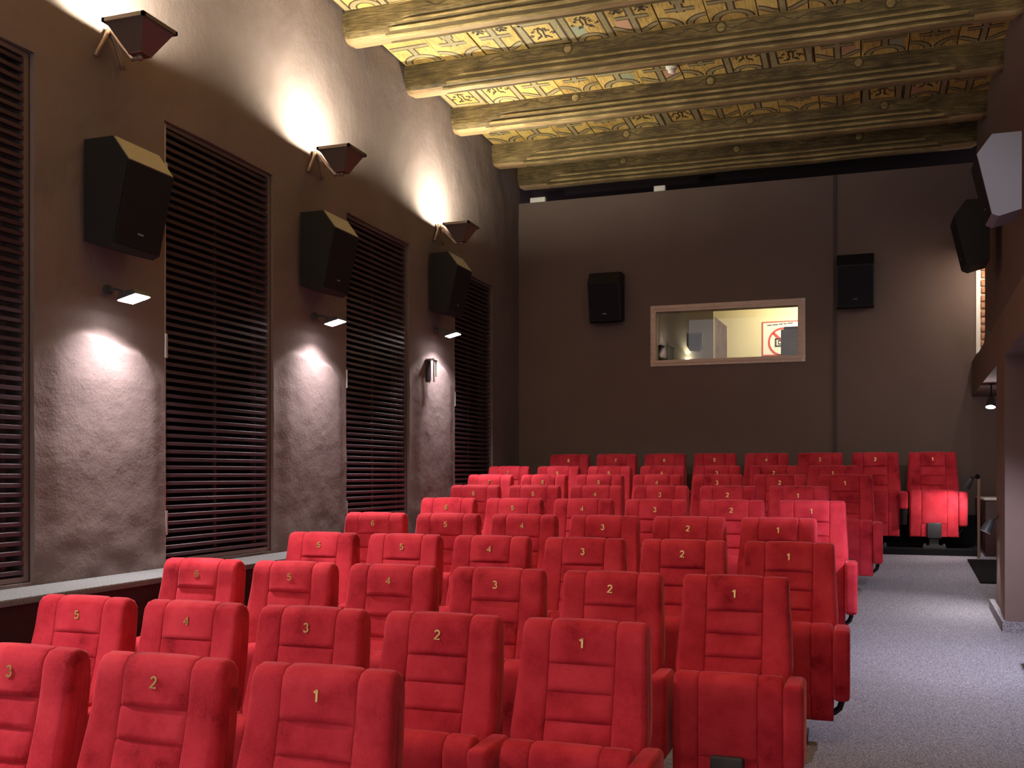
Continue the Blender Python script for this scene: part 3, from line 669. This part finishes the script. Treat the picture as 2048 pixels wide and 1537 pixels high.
# ------------------------------------------------------------------ uplights on the piers
def uplight(y, z, label, x=XL+0.02, rz=0.0):
    t = thing('wall_uplight', label, 'wall lamp', (x, y, z), 'pyramid wall uplights'); t.rotation_euler = (0, 0, rz)
    x0, x1, hw, d, bw = 0.15, 0.41, 0.135, 0.155, 0.045       # rim square, foot square
    xm = (x0+x1)/2
    top = [(x0, -hw), (x1, -hw), (x1, hw), (x0, hw)]; bot = [(xm-bw, -bw), (xm+bw, -bw), (xm+bw, bw), (xm-bw, bw)]
    for k in range(4):
        a, c = top[k], top[(k+1) % 4]; e, f = bot[(k+1) % 4], bot[k]; m = MB()
        o = [(*a, 0), (*c, 0), (*e, -d), (*f, -d)]; n = (Vector(o[1])-Vector(o[0])).cross(Vector(o[3])-Vector(o[0])).normalized()
        if n.dot(Vector(o[0])-Vector((xm, 0, -d/2))) < 0: n = -n
        inn = [tuple(Vector(p)-n*0.005) for p in o]
        m.add(o+inn, [(0, 1, 2, 3), (7, 6, 5, 4), (0, 4, 5, 1), (1, 5, 6, 2), (2, 6, 7, 3), (3, 7, 4, 0)])
        m.build('shade_panel', LAMPBROWN if k in (0, 3) else LAMPRED, t)
    m = MB(); m.box(xm-bw, xm+bw, -bw, bw, -d-0.006, -d+0.004); m.build('base_plate', LAMPRED, t)
    for k in range(4):
        a, c = top[k], top[(k+1) % 4]; m = MB()
        m.box(min(a[0], c[0])-.009, max(a[0], c[0])+.009, min(a[1], c[1])-.009, max(a[1], c[1])+.009, -0.012, 0.010); m.build('rim', RIMM if k in (0, 3) else LAMPBROWN, t)
    m = MB(); m.tube([(-0.005, 0.065, 0.04), (0.035, 0.065, 0.035), (0.12, 0.045, -0.07), (xm-0.06, 0.01, -d-0.015), (xm-0.01, 0, -d-0.012)], [0.012, 0.013, 0.014, 0.013, 0.010], 10); m.build('arm', BRASS, t, smooth=True)
    for dy in (-0.10, 0.12):
        m = MB(); m.tube([(0.012, 0.065, 0.045), (0.018, 0.065+dy*0.35, -0.01), (0.012, 0.065+dy*0.8, -0.09), (0.006, 0.065+dy, -0.135)], [0.016, 0.013, 0.011, 0.015], 10); m.build('bracket_leg', BRASS, t, smooth=True)
    m = MB(); m.tube([(xm, 0, -d-0.006), (xm, 0, -d-0.03)], [0.022, 0.014], 12); m.build('finial', BRASS, t, smooth=True)
    m = MB(); m.tube([(xm, -0.05, -0.075), (xm, 0.05, -0.075)], 0.010, 8); m.build('bulb', WARMGLOW, t, smooth=True)
    point_light('uplight_light', (xm+0.06, 0, -0.022), UP_W*0.46, (0.98, 0.95, 0.70), 0.03, t)
    area_light('uplight_reflector', (xm+0.02, 0, -0.008), (0, 0, 1), UP_W*0.42, (0.98, 0.93, 0.72), 0.19, 0.19, PI, t)
for y, z, lab in ((2.32, 2.47, 'pyramid-shaped wall uplight out of the picture to the left'), (4.635, 2.475, 'pyramid-shaped oxblood wall uplight at the top left, nearest'), (6.94, 2.475, 'pyramid-shaped oxblood wall uplight second along, above the middle left speaker'), (9.40, 2.475, 'pyramid-shaped oxblood wall uplight farthest back near the rear wall')):
    uplight(y, z, lab)

for y, lab in ((2.6, 'added fill uplight on the right wall, nearer, out of the picture'), (5.0, 'added fill uplight on the right wall, farther, out of the picture')):  # unseen pair added for more bounce light
    uplight(y, 2.475, lab, XR-0.02, PI)

# ------------------------------------------------------------------ downlights on the piers
def downlight(y, z, label):
    t = thing('wall_downlight', label, 'wall lamp', (XL+0.03, y, z), 'square wall downlights')
    tilt = math.radians(14); R = Matrix.Translation((0.175, 0, 0)) @ Matrix.Rotation(-tilt, 4, 'Y')
    m = MB(); h = 0.068
    m.prism([(-h, 0.0), (h, 0.0), (h*0.85, 0.03), (-h*0.6, 0.035)], 'y', -h, h); m.v = [tuple(R @ Vector(v)) for v in m.v]; m.build('housing', GREYMETAL, t)
    m = MB(); m.box(-h*.9, h*.9, -h*.9, h*.9, -0.004, 0.001); m.v = [tuple(R @ Vector(v)) for v in m.v]; m.build('led_panel', COOLGLOW, t)
    m = MB(); m.tube([(-0.01, 0, 0.06), (0.05, 0, 0.06), (0.14, 0, 0.03)], 0.009, 8); m.build('arm', GREYMETAL, t)
    m = MB(); m.tube([(-0.015, 0, 0.06), (0.006, 0, 0.06)], 0.03, 14); m.build('wall_plate', GREYMETAL, t)
    nrm = R.to_3x3() @ Vector((0, 0, -1))
    area_light('downlight_light', tuple(R @ Vector((0, 0, -0.008))), nrm, DOWN_W, (1.0, 0.91, 0.92), 0.12, 0.12, math.radians(132), t)
for y, z, lab in ((2.38, 0.80, 'square wall downlight out of the picture to the left'), (4.70, 0.985, 'bright square wall downlight nearest on the left wall'), (7.01, 1.175, 'bright square wall downlight second along the left wall'), (9.42, 1.39, 'bright square wall downlight farthest along, above the wall hook')):
    downlight(y, z, lab)

t = thing('wall_hook', 'pale U-shaped metal bracket on the pier before the last shutter', 'bracket', (XL+0.025, 9.20, 1.02))
b = MB(); b.box(0, 0.012, -0.055, 0.055, -0.10, 0.10); b.build('back_plate', BLACKMETAL, t)
b = MB(); b.box(0.0, 0.09, -0.055, 0.055, 0.10, 0.112); b.build('top_plate', METAL, t)
for dy, zl in ((-0.012, -0.115), (0.044, -0.06)):
    b = MB(); b.box(0.07, 0.082, dy-.014, dy+.014, zl, 0.10); b.build('prong', METAL, t)

# ------------------------------------------------------------------ small conical spotlights
def cone_spot(name_loc, direction, label, power, col, mount, size=1.9):
    t = thing('cone_spotlight', label, 'spotlight', name_loc, 'small conical spotlights')
    d = Vector(direction).normalized()
    m = MB(); m.tube([d*-0.01, d*0.0, d*0.10], [0.018, 0.026, 0.045], 16, caps=False); m.tube([d*0.10, d*0.004, d*0.002], [0.043, 0.024, 0.001], 16, caps=False); m.build('shade', GREYMETAL, t, angle=0.8)
    m = MB(); m.tube([(0, 0, 0), mount], 0.007, 8); m.build('stem', BLACKMETAL, t)
    mv = Vector(mount); m = MB(); m.tube([mv*0.97, mv*1.12], 0.025, 12); m.build('wall_plate', BLACKMETAL, t)
    m = MB(); m.tube([d*0.085, d*0.088], 0.038, 16); m.build('led_disc', LEDGLOW, t)
    spot_light('cone_light', tuple(d*0.095), d, power, col, size, 0.6, 0.03, t)
    return t
cone_spot((0.955, 8.62, -0.36), (-0.45, -0.05, -1), 'grey conical spotlight low on the pier at the right', LED_W*0.25, (1.0, 0.95, 0.95), (0.05, 0, 0.02))
lp = cone_spot((1.04, 11.00, -0.05), (-0.5, 0.5, -0.9), 'grey conical spotlight on a slim post beside the last seat of the back row', LED_W*0.22, (1.0, 0.90, 0.86), (0.06, 0.05, 0.02))
b = MB(); b.box(0.062, 0.085, 0.05, 0.08, -0.80, 0.035); b.build('post', BRASS, lp)
cone_spot((1.165, 10.50, 0.72), (-0.1, -0.35, -1), 'glowing conical spotlight hanging inside the far alcove', LED_W*0.6, (0.92, 0.90, 1.0), (0.0, 0.0, 0.125))
point_light('alcove_fill', (1.155, 10.46, 0.585), 5.0, (1.0, 0.90, 0.90), 0.03)  # extra light without a fixture, added to brighten the alcove soffit
cone_spot((1.02, 6.75, 0.60), (-0.25, 0.20, -1), 'conical spotlight in the near alcove outside the picture', LED_W*2.6, (0.78, 0.80, 1.0), (0.0, 0.0, 0.22), 2.3)
cone_spot((0.85, 4.70, 2.30), (0.05, 1.0, -0.04), 'conical spotlight high on the right wall outside the picture', LED_W*1.0, (0.90, 0.90, 1.0), (0.33, 0, 0.02), 2.2)

# ------------------------------------------------------------------ cinema seats
def lists(L, fine=(0, .004, .011, .022), step=0.035):
    mid = L-2*fine[-1]; n = max(1, round(mid/step)); a = [f for f in fine]; c = [fine[-1]+mid*i/n for i in range(1, n)]
    return a+c+[L-f for f in reversed(fine)]
class Profile:
    """side profile of a pad as a polyline, (y, z) with outward normals, by arc length"""
    def __init__(s, pts):
        s.p = [Vector(p) for p in pts]; s.s = [0]
        for a, c in zip(s.p, s.p[1:]): s.s.append(s.s[-1]+(c-a).length)
        s.L = s.s[-1]
    def at(s, t):
        t = max(0, min(s.L, t)); i = 0
        while i < len(s.s)-2 and s.s[i+1] < t: i += 1
        k = (t-s.s[i])/(s.s[i+1]-s.s[i]); p = s.p[i].lerp(s.p[i+1], k)
        e = 0.012; a, c = s.raw(max(0, t-e)), s.raw(min(s.L, t+e)); d = (c-a).normalized()
        return p, Vector((-d.y, d.x))
    def raw(s, t):
        i = 0
        while i < len(s.s)-2 and s.s[i+1] < t: i += 1
        return s.p[i].lerp(s.p[i+1], (t-s.s[i])/(s.s[i+1]-s.s[i]))
def sfind(pr, z, front=True):
    best = None
    n = 600
    for i in range(n+1):
        t = pr.L*i/n; p = pr.raw(t)
        if front == (t < pr.top) and (best is None or abs(p.y-z) < best[0]): best = (abs(p.y-z), t)
    return best[1]
def groove(d): return -0.0045*math.exp(-d/0.005)
def arc2(cy, cz, r, a0, a1, n=10): return [(cy+r*math.cos(math.radians(a0+(a1-a0)*i/n)), cz+r*math.sin(math.radians(a0+(a1-a0)*i/n))) for i in range(n+1)]
# backrest profile: front face from the bottom up, over the top, down the back
TB = 0.115; r_ = TB/2
def yf(z):
    P = [(0.28, -.185), (0.40, -.150), (0.52, -.108), (0.64, -.068), (0.76, -.034), (0.86, -.012), (0.945, 0.0)]
    for (a, ya), (c, yc) in zip(P, P[1:]):
        if z <= c: k = (z-a)/(c-a); return ya+(yc-ya)*k
    return 0.0
front = [(yf(0.28+0.665*i/22), 0.28+0.665*i/22) for i in range(23)]
back = [(yf(z)+TB+0.0, z) for z in [0.945-0.665*i/16 for i in range(17)]]
BP = Profile(front+arc2(r_, 0.945, r_*0.97, 180, 0, 12)[1:-1]+back); BP.top = BP.s[22]+PI*r_*0.48
def hw(z): return (0.234+0.021*smooth01((1.0-z)/0.45))*(1-smooth01((0.60-z)/0.10))+0.232*smooth01((0.60-z)/0.10)
XC = 0.124
def swept(name, pr, s0, s1, xa, xb, outer, half, puff, mat, side_r=0.022, depth=0.05, bow=0.0, seam=(1, 1), sag=0.0):
    """patch of padding between seams; outer=+1/-1 wraps that x edge round to the side"""
    m = MB(); rows = []
    ss = lists(s1-s0)
    if seam[0]: ss = [0]+ss
    if seam[1]: ss = ss+[s1-s0]
    for i, ds in enumerate(ss):
        p, n = pr.at(s0+ds); z = p.y
        skirt = (i == 0 and seam[0]) or (i == len(ss)-1 and seam[1])
        de = min(ds if seam[0] else 9, (s1-s0-ds) if seam[1] else 9)
        row = []
        def put(x, off):
            q = p+n*off; row.append((x, q.x, q.y))
        base = -0.016 if skirt else groove(de)
        if outer == 0:
            xs = lists(xb-xa)
            put(xa, min(base, -0.016))
            for dx in xs:
                dd = min(dx, xb-xa-dx); t = dx/(xb-xa)
                put(xa+dx, base if skirt else min(base, 0)+groove(dd)+puff*(1-(2*t-1)**4)*smooth01(de/0.05)+sag*max(0, 1-ds/min(0.055, s1-s0))**1.3*smooth01(ds/0.010)*smooth01(dd/0.03))
            put(xb, min(base, -0.016))
        else:
            w = half(z); xi = xa
            flat = (w-side_r)-xi
            put(outer*xi, min(base, -0.016))
            for dx in [0, .004, .011, .022]+[.022+(flat-.022)*k/4 for k in (1, 2, 3)]:
                t = dx/flat
                put(outer*(xi+dx), base if skirt else base+groove(dx)+puff*(1-(2*t-1)**2)+bow*t*smooth01((z-0.3)/0.2)*smooth01((0.93-z)/0.25))
            b0 = (base if skirt else base+bow*smooth01((z-0.3)/0.2)*smooth01((0.93-z)/0.25))
            for a in range(7):
                an = PI/2*a/6; put(outer*(w-side_r+side_r*math.sin(an)), b0*(1-a/6)-side_r+side_r*math.cos(an))
            put(outer*(w-0.001), -depth)
        rows.append(row)
    m.grid(rows)
    return m.mesh(name, mat, smooth=True)
sz = lambda z, f=True: sfind(BP, z, f)
SEAT = {}
s_bot, s_back = 0.0, sz(0.90, False)
SEAT['bolsterR'] = swept('bolster', BP, s_bot, s_back, XC+0.001, 0, 1, hw, 0.001, VELVET, depth=r_, bow=0.012)
SEAT['bolsterL'] = swept('bolster', BP, s_bot, s_back, XC+0.001, 0, -1, hw, 0.001, VELVET, depth=r_, bow=0.012)
cz = [0.28, 0.545, 0.648, 0.748, 0.846]
panels = []
for z0, z1 in zip(cz, cz[1:]): panels.append(swept('back_panel', BP, sz(z0), sz(z1), -XC, XC, 0, None, 0.005, VELVET, sag=0.010))
panels.append(swept('back_panel', BP, sz(cz[-1]), s_back, -XC, XC, 0, None, 0.004, VELVET, sag=0.013))
# shell: back face with rounded edges + core that closes the seams
m = MB(); rows = []
for k in range(22):
    t = s_back-0.004+(BP.L-s_back+0.004)*k/21; p, n = BP.at(t); w = hw(p.y); row = []
    for (x, off) in [(-w+.001, -r_), (-w, -.022), (-w+.006, -.006), (-w+.022, 0), (0, 0), (w-.022, 0), (w-.006, -.006), (w, -.022), (w-.001, -r_)]:
        q = p+n*off; row.append((x, q.x, q.y))
    rows.append(row)
m.grid(rows)
rows = []
for k in range(14):
    z = 0.285+(0.955-0.285)*k/13; w = hw(z)-0.014; y = yf(z)
    rows.append([(-w, y+0.014, z), (w, y+0.014, z), (w, y+TB-0.012, z), (-w, y+TB-0.012, z)])
m.grid(rows, True)
o = len(m.v)-4*14; m.f.append((o, o+3, o+2, o+1)); m.m.append(0); o2 = len(m.v)-4; m.f.append((o2, o2+1, o2+2, o2+3)); m.m.append(0)
SEAT['shell'] = m.mesh('back_shell', VELVET, angle=0.7)
# tipped-up seat: underside faces forward
SY0, STH, SR = -0.262, 0.130, 0.060
sfront = [(SY0+0.012-0.012*(i/14), 0.115+(0.540-0.115)*i/14) for i in range(15)]
SP = Profile(sfront+arc2(SY0+STH/2, 0.540, STH/2, 180, 0, 12)[1:]+[(SY0+STH, 0.540-0.36*i/8) for i in range(1, 9)]); SP.top = SP.s[14]+PI*STH/4
SW = 0.236
hs = lambda z: SW-0.004*smooth01((z-0.4)/0.2)
SEAT['seatR'] = swept('seat_bolster', SP, 0, SP.L, XC+0.001, 0, 1, hs, 0.001, VELVET, side_r=0.018, depth=STH/2)
SEAT['seatL'] = swept('seat_bolster', SP, 0, SP.L, XC+0.001, 0, -1, hs, 0.001, VELVET, side_r=0.018, depth=STH/2)
SEAT['seatC'] = swept('seat_panel', SP, 0.135, SP.L, -XC, XC, 0, None, 0.002, VELVET)
m = MB(); m.box(-SW+.018, SW-.018, SY0+0.022, SY0+STH-0.012, 0.12, 0.575)
SEAT['seatcore'] = m.mesh('seat_core', VELVET)
m = MB(); m.box(-XC/2+.0365, XC/2-.0365, SY0+0.006, SY0+0.03, 0.118, 0.25)
SEAT['seatlow'] = m.mesh('seat_lower_panel', VELVET)
SEAT['cover'] = rbox('hinge_cover', -0.070, 0.070, SY0-0.012, SY0+0.10, 0.10, 0.262, 0.010); SEAT['cover'].materials.append(GREYMETAL)
m = MB(); m.box(-0.045, 0.045, SY0+0.02, SY0+0.14, 0.02, 0.30); SEAT['post'] = m.mesh('pedestal', GREYMETAL)
m = MB(); m.box(-0.11, 0.11, SY0-0.03, SY0+0.20, 0.0, 0.028); SEAT['foot'] = m.mesh('base_plate', GREYMETAL)
m = MB(); m.tube([(0, 0, 0), (0, 0, 0.02)], 0.010, 8); SEAT['bolt'] = m.mesh('bolt', BOLTM)
m = MB(); m.box(-0.20, 0.20, SY0+STH-0.01, SY0+STH+0.02, 0.20, 0.30); SEAT['carrier'] = m.mesh('seat_carrier', BLACKMETAL)
def armpad(z0, name):
    # tall padded armrest: rounded slab, front edge leaning slightly
    bm = bmesh.new(); bmesh.ops.create_cube(bm, size=1)
    for v in bm.verts:
        v.co = (v.co.x*0.082, -0.175+v.co.y*0.25, (z0+0.586)/2+v.co.z*(0.586-z0))
        if v.co.z > 0.4: v.co.y -= 0.008
    bmesh.ops.bevel(bm, geom=list(bm.edges), offset=0.024, segments=4, affect='EDGES', profile=0.5)
    me = bpy.data.meshes.new(name); bm.to_mesh(me); bm.free()
    for p in me.polygons: p.use_smooth = True
    me.materials.append(VELVET); return me
SEAT['arm'] = armpad(0.225, 'armrest'); SEAT['armshort'] = armpad(0.40, 'armrest')
m = MB(); m.tube([(0, -0.20, 0.26), (0, -0.20, 0.205), (-0.010, -0.20, 0.175), (-0.035, -0.20, 0.152), (-0.07, -0.20, 0.142), (-0.20, -0.20, 0.138)], 0.016, 10); SEAT['tube'] = m.mesh('arm_support', BLACKMETAL, smooth=True)
m = MB(); m.tube([(0, -0.20, 0.26), (0, -0.20, 0.205), (0.010, -0.20, 0.175), (0.035, -0.20, 0.152), (0.07, -0.20, 0.142), (0.20, -0.20, 0.138)], 0.016, 10); SEAT['tubeL'] = m.mesh('arm_support', BLACKMETAL, smooth=True)
m = MB(); m.tube([(0, -0.265, 0.24), (0, -0.265, 0.40)], [0.033, 0.038], 16); SEAT['cup'] = m.mesh('cup_holder', BLACKMETAL, angle=0.8)
def stroke3d(m, pts, w, t, closed=False):
    P = [Vector(p) for p in pts]; n = len(P); L = []; R = []
    for i in range(n):
        a = P[(i-1) % n] if (closed or i > 0) else P[i]; c = P[(i+1) % n] if (closed or i < n-1) else P[i]
        d = (c-a).normalized(); q = Vector((-d.y, d.x)); k = 1.0
        if 0 < i < n-1 or closed: k = 1/max(0.5, abs((P[i]-a).normalized().dot(d)))
        L.append(P[i]+q*w*k/2); R.append(P[i]-q*w*k/2)
    rows = [[(L[i].x, 0, L[i].y), (L[i].x, -t, L[i].y), (R[i].x, -t, R[i].y), (R[i].x, 0, R[i].y)] for i in range(n)]
    if closed: rows.append(rows[0])
    m.grid(rows)
def A(cx, cy, r, a0, a1, n=12): return arc(cx, cy, r, a0, a1, n)
GLYPH = {1: [[(-.20, .24), (-.02, .36), (.06, .5), (.06, -.5)]], 2: [A(0, .23, .25, 170, -40)+[(-.27, -.44), (.30, -.44)]], 3: [A(-.02, .23, .22, 160, -90), A(-.02, -.22, .27, 90, -160)],
         4: [[(.12, -.5), (.12, .46), (-.30, -.20), (.32, -.20)]], 5: [[(.26, .44), (-.17, .44), (-.24, .02)]+A(0, -.18, .28, 130, -155)],
         6: [A(0, -.2, .26, 0, 360, 20), [(-.26, -.2), (-.25, .1), (-.13, .36), (.06, .45), (.25, .34)]], 7: [[(-.28, .44), (.28, .44), (.02, 0), (-.08, -.5)]], 8: [A(0, .24, .21, 0, 360, 18), A(0, -.21, .26, 0, 360, 20)]}
DIG = {}
for k, st in GLYPH.items():
    m = MB()
    for p in st: stroke3d(m, [(x*0.036, z*0.036) for x, z in p], 0.0062, 0.003)
    DIG[k] = m.mesh('seat_number', GOLD)
SPACE = 0.57
names = ['one', 'two', 'three', 'four', 'five', 'six', 'seven', 'eight']
for ri, (rn, x1, yr, zr, cnt) in enumerate(ROWS):
    for k in range(1, cnt+1):
        x = x1-(k-1)*SPACE
        where = {'front row': 'front row', 'back row': 'back row against the wall'}.get(rn, rn+' from the front')
        t = thing('cinema_seat', 'red velvet cinema seat with numeral %s, %s%s' % (names[k-1], where, ', by the aisle' if k == 1 else (', at the left end' if k == cnt else '')), 'cinema seat', (x, yr+0.012, zr), 'red cinema seats')
        t.rotation_euler = (0, 0, random.uniform(-0.003, 0.003))
        bk = link('back_shell', SEAT['shell'], t)
        for me in panels: link('back_panel', me, bk)
        link('bolster', SEAT['bolsterL'], bk); link('bolster', SEAT['bolsterR'], bk)
        d = link('seat_number', DIG[k], bk, (0.0, -0.0085, 0.925)); d.rotation_euler = (-0.10, 0, 0); d['label'] = 'small gold numeral %d' % k
        st = link('seat', SEAT['seatcore'], t)
        link('seat_panel', SEAT['seatC'], st); link('seat_bolster', SEAT['seatL'], st); link('seat_bolster', SEAT['seatR'], st); link('seat_lower_panel', SEAT['seatlow'], st, (-0.0975, 0, 0)); link('seat_lower_panel', SEAT['seatlow'], st, (0.0975, 0, 0))
        link('hinge_cover', SEAT['cover'], t); link('seat_carrier', SEAT['carrier'], t)
        link('pedestal', SEAT['post'], t); bp = link('base_plate', SEAT['foot'], t)
        for dx in (-0.092, 0.092): link('bolt', SEAT['bolt'], bp, (dx, SY0-0.014, 0.028))
        short = (ri == 9 and k == 2)
        a = link('armrest', SEAT['armshort' if short else 'arm'], t, (0.274, 0, 0))
        if short: link('cup_holder', SEAT['cup'], a)
        else: link('arm_support', SEAT['tube'], a)
        if k == cnt:
            a = link('armrest', SEAT['arm'], t, (-0.274, 0, 0)); link('arm_support', SEAT['tubeL'], a)
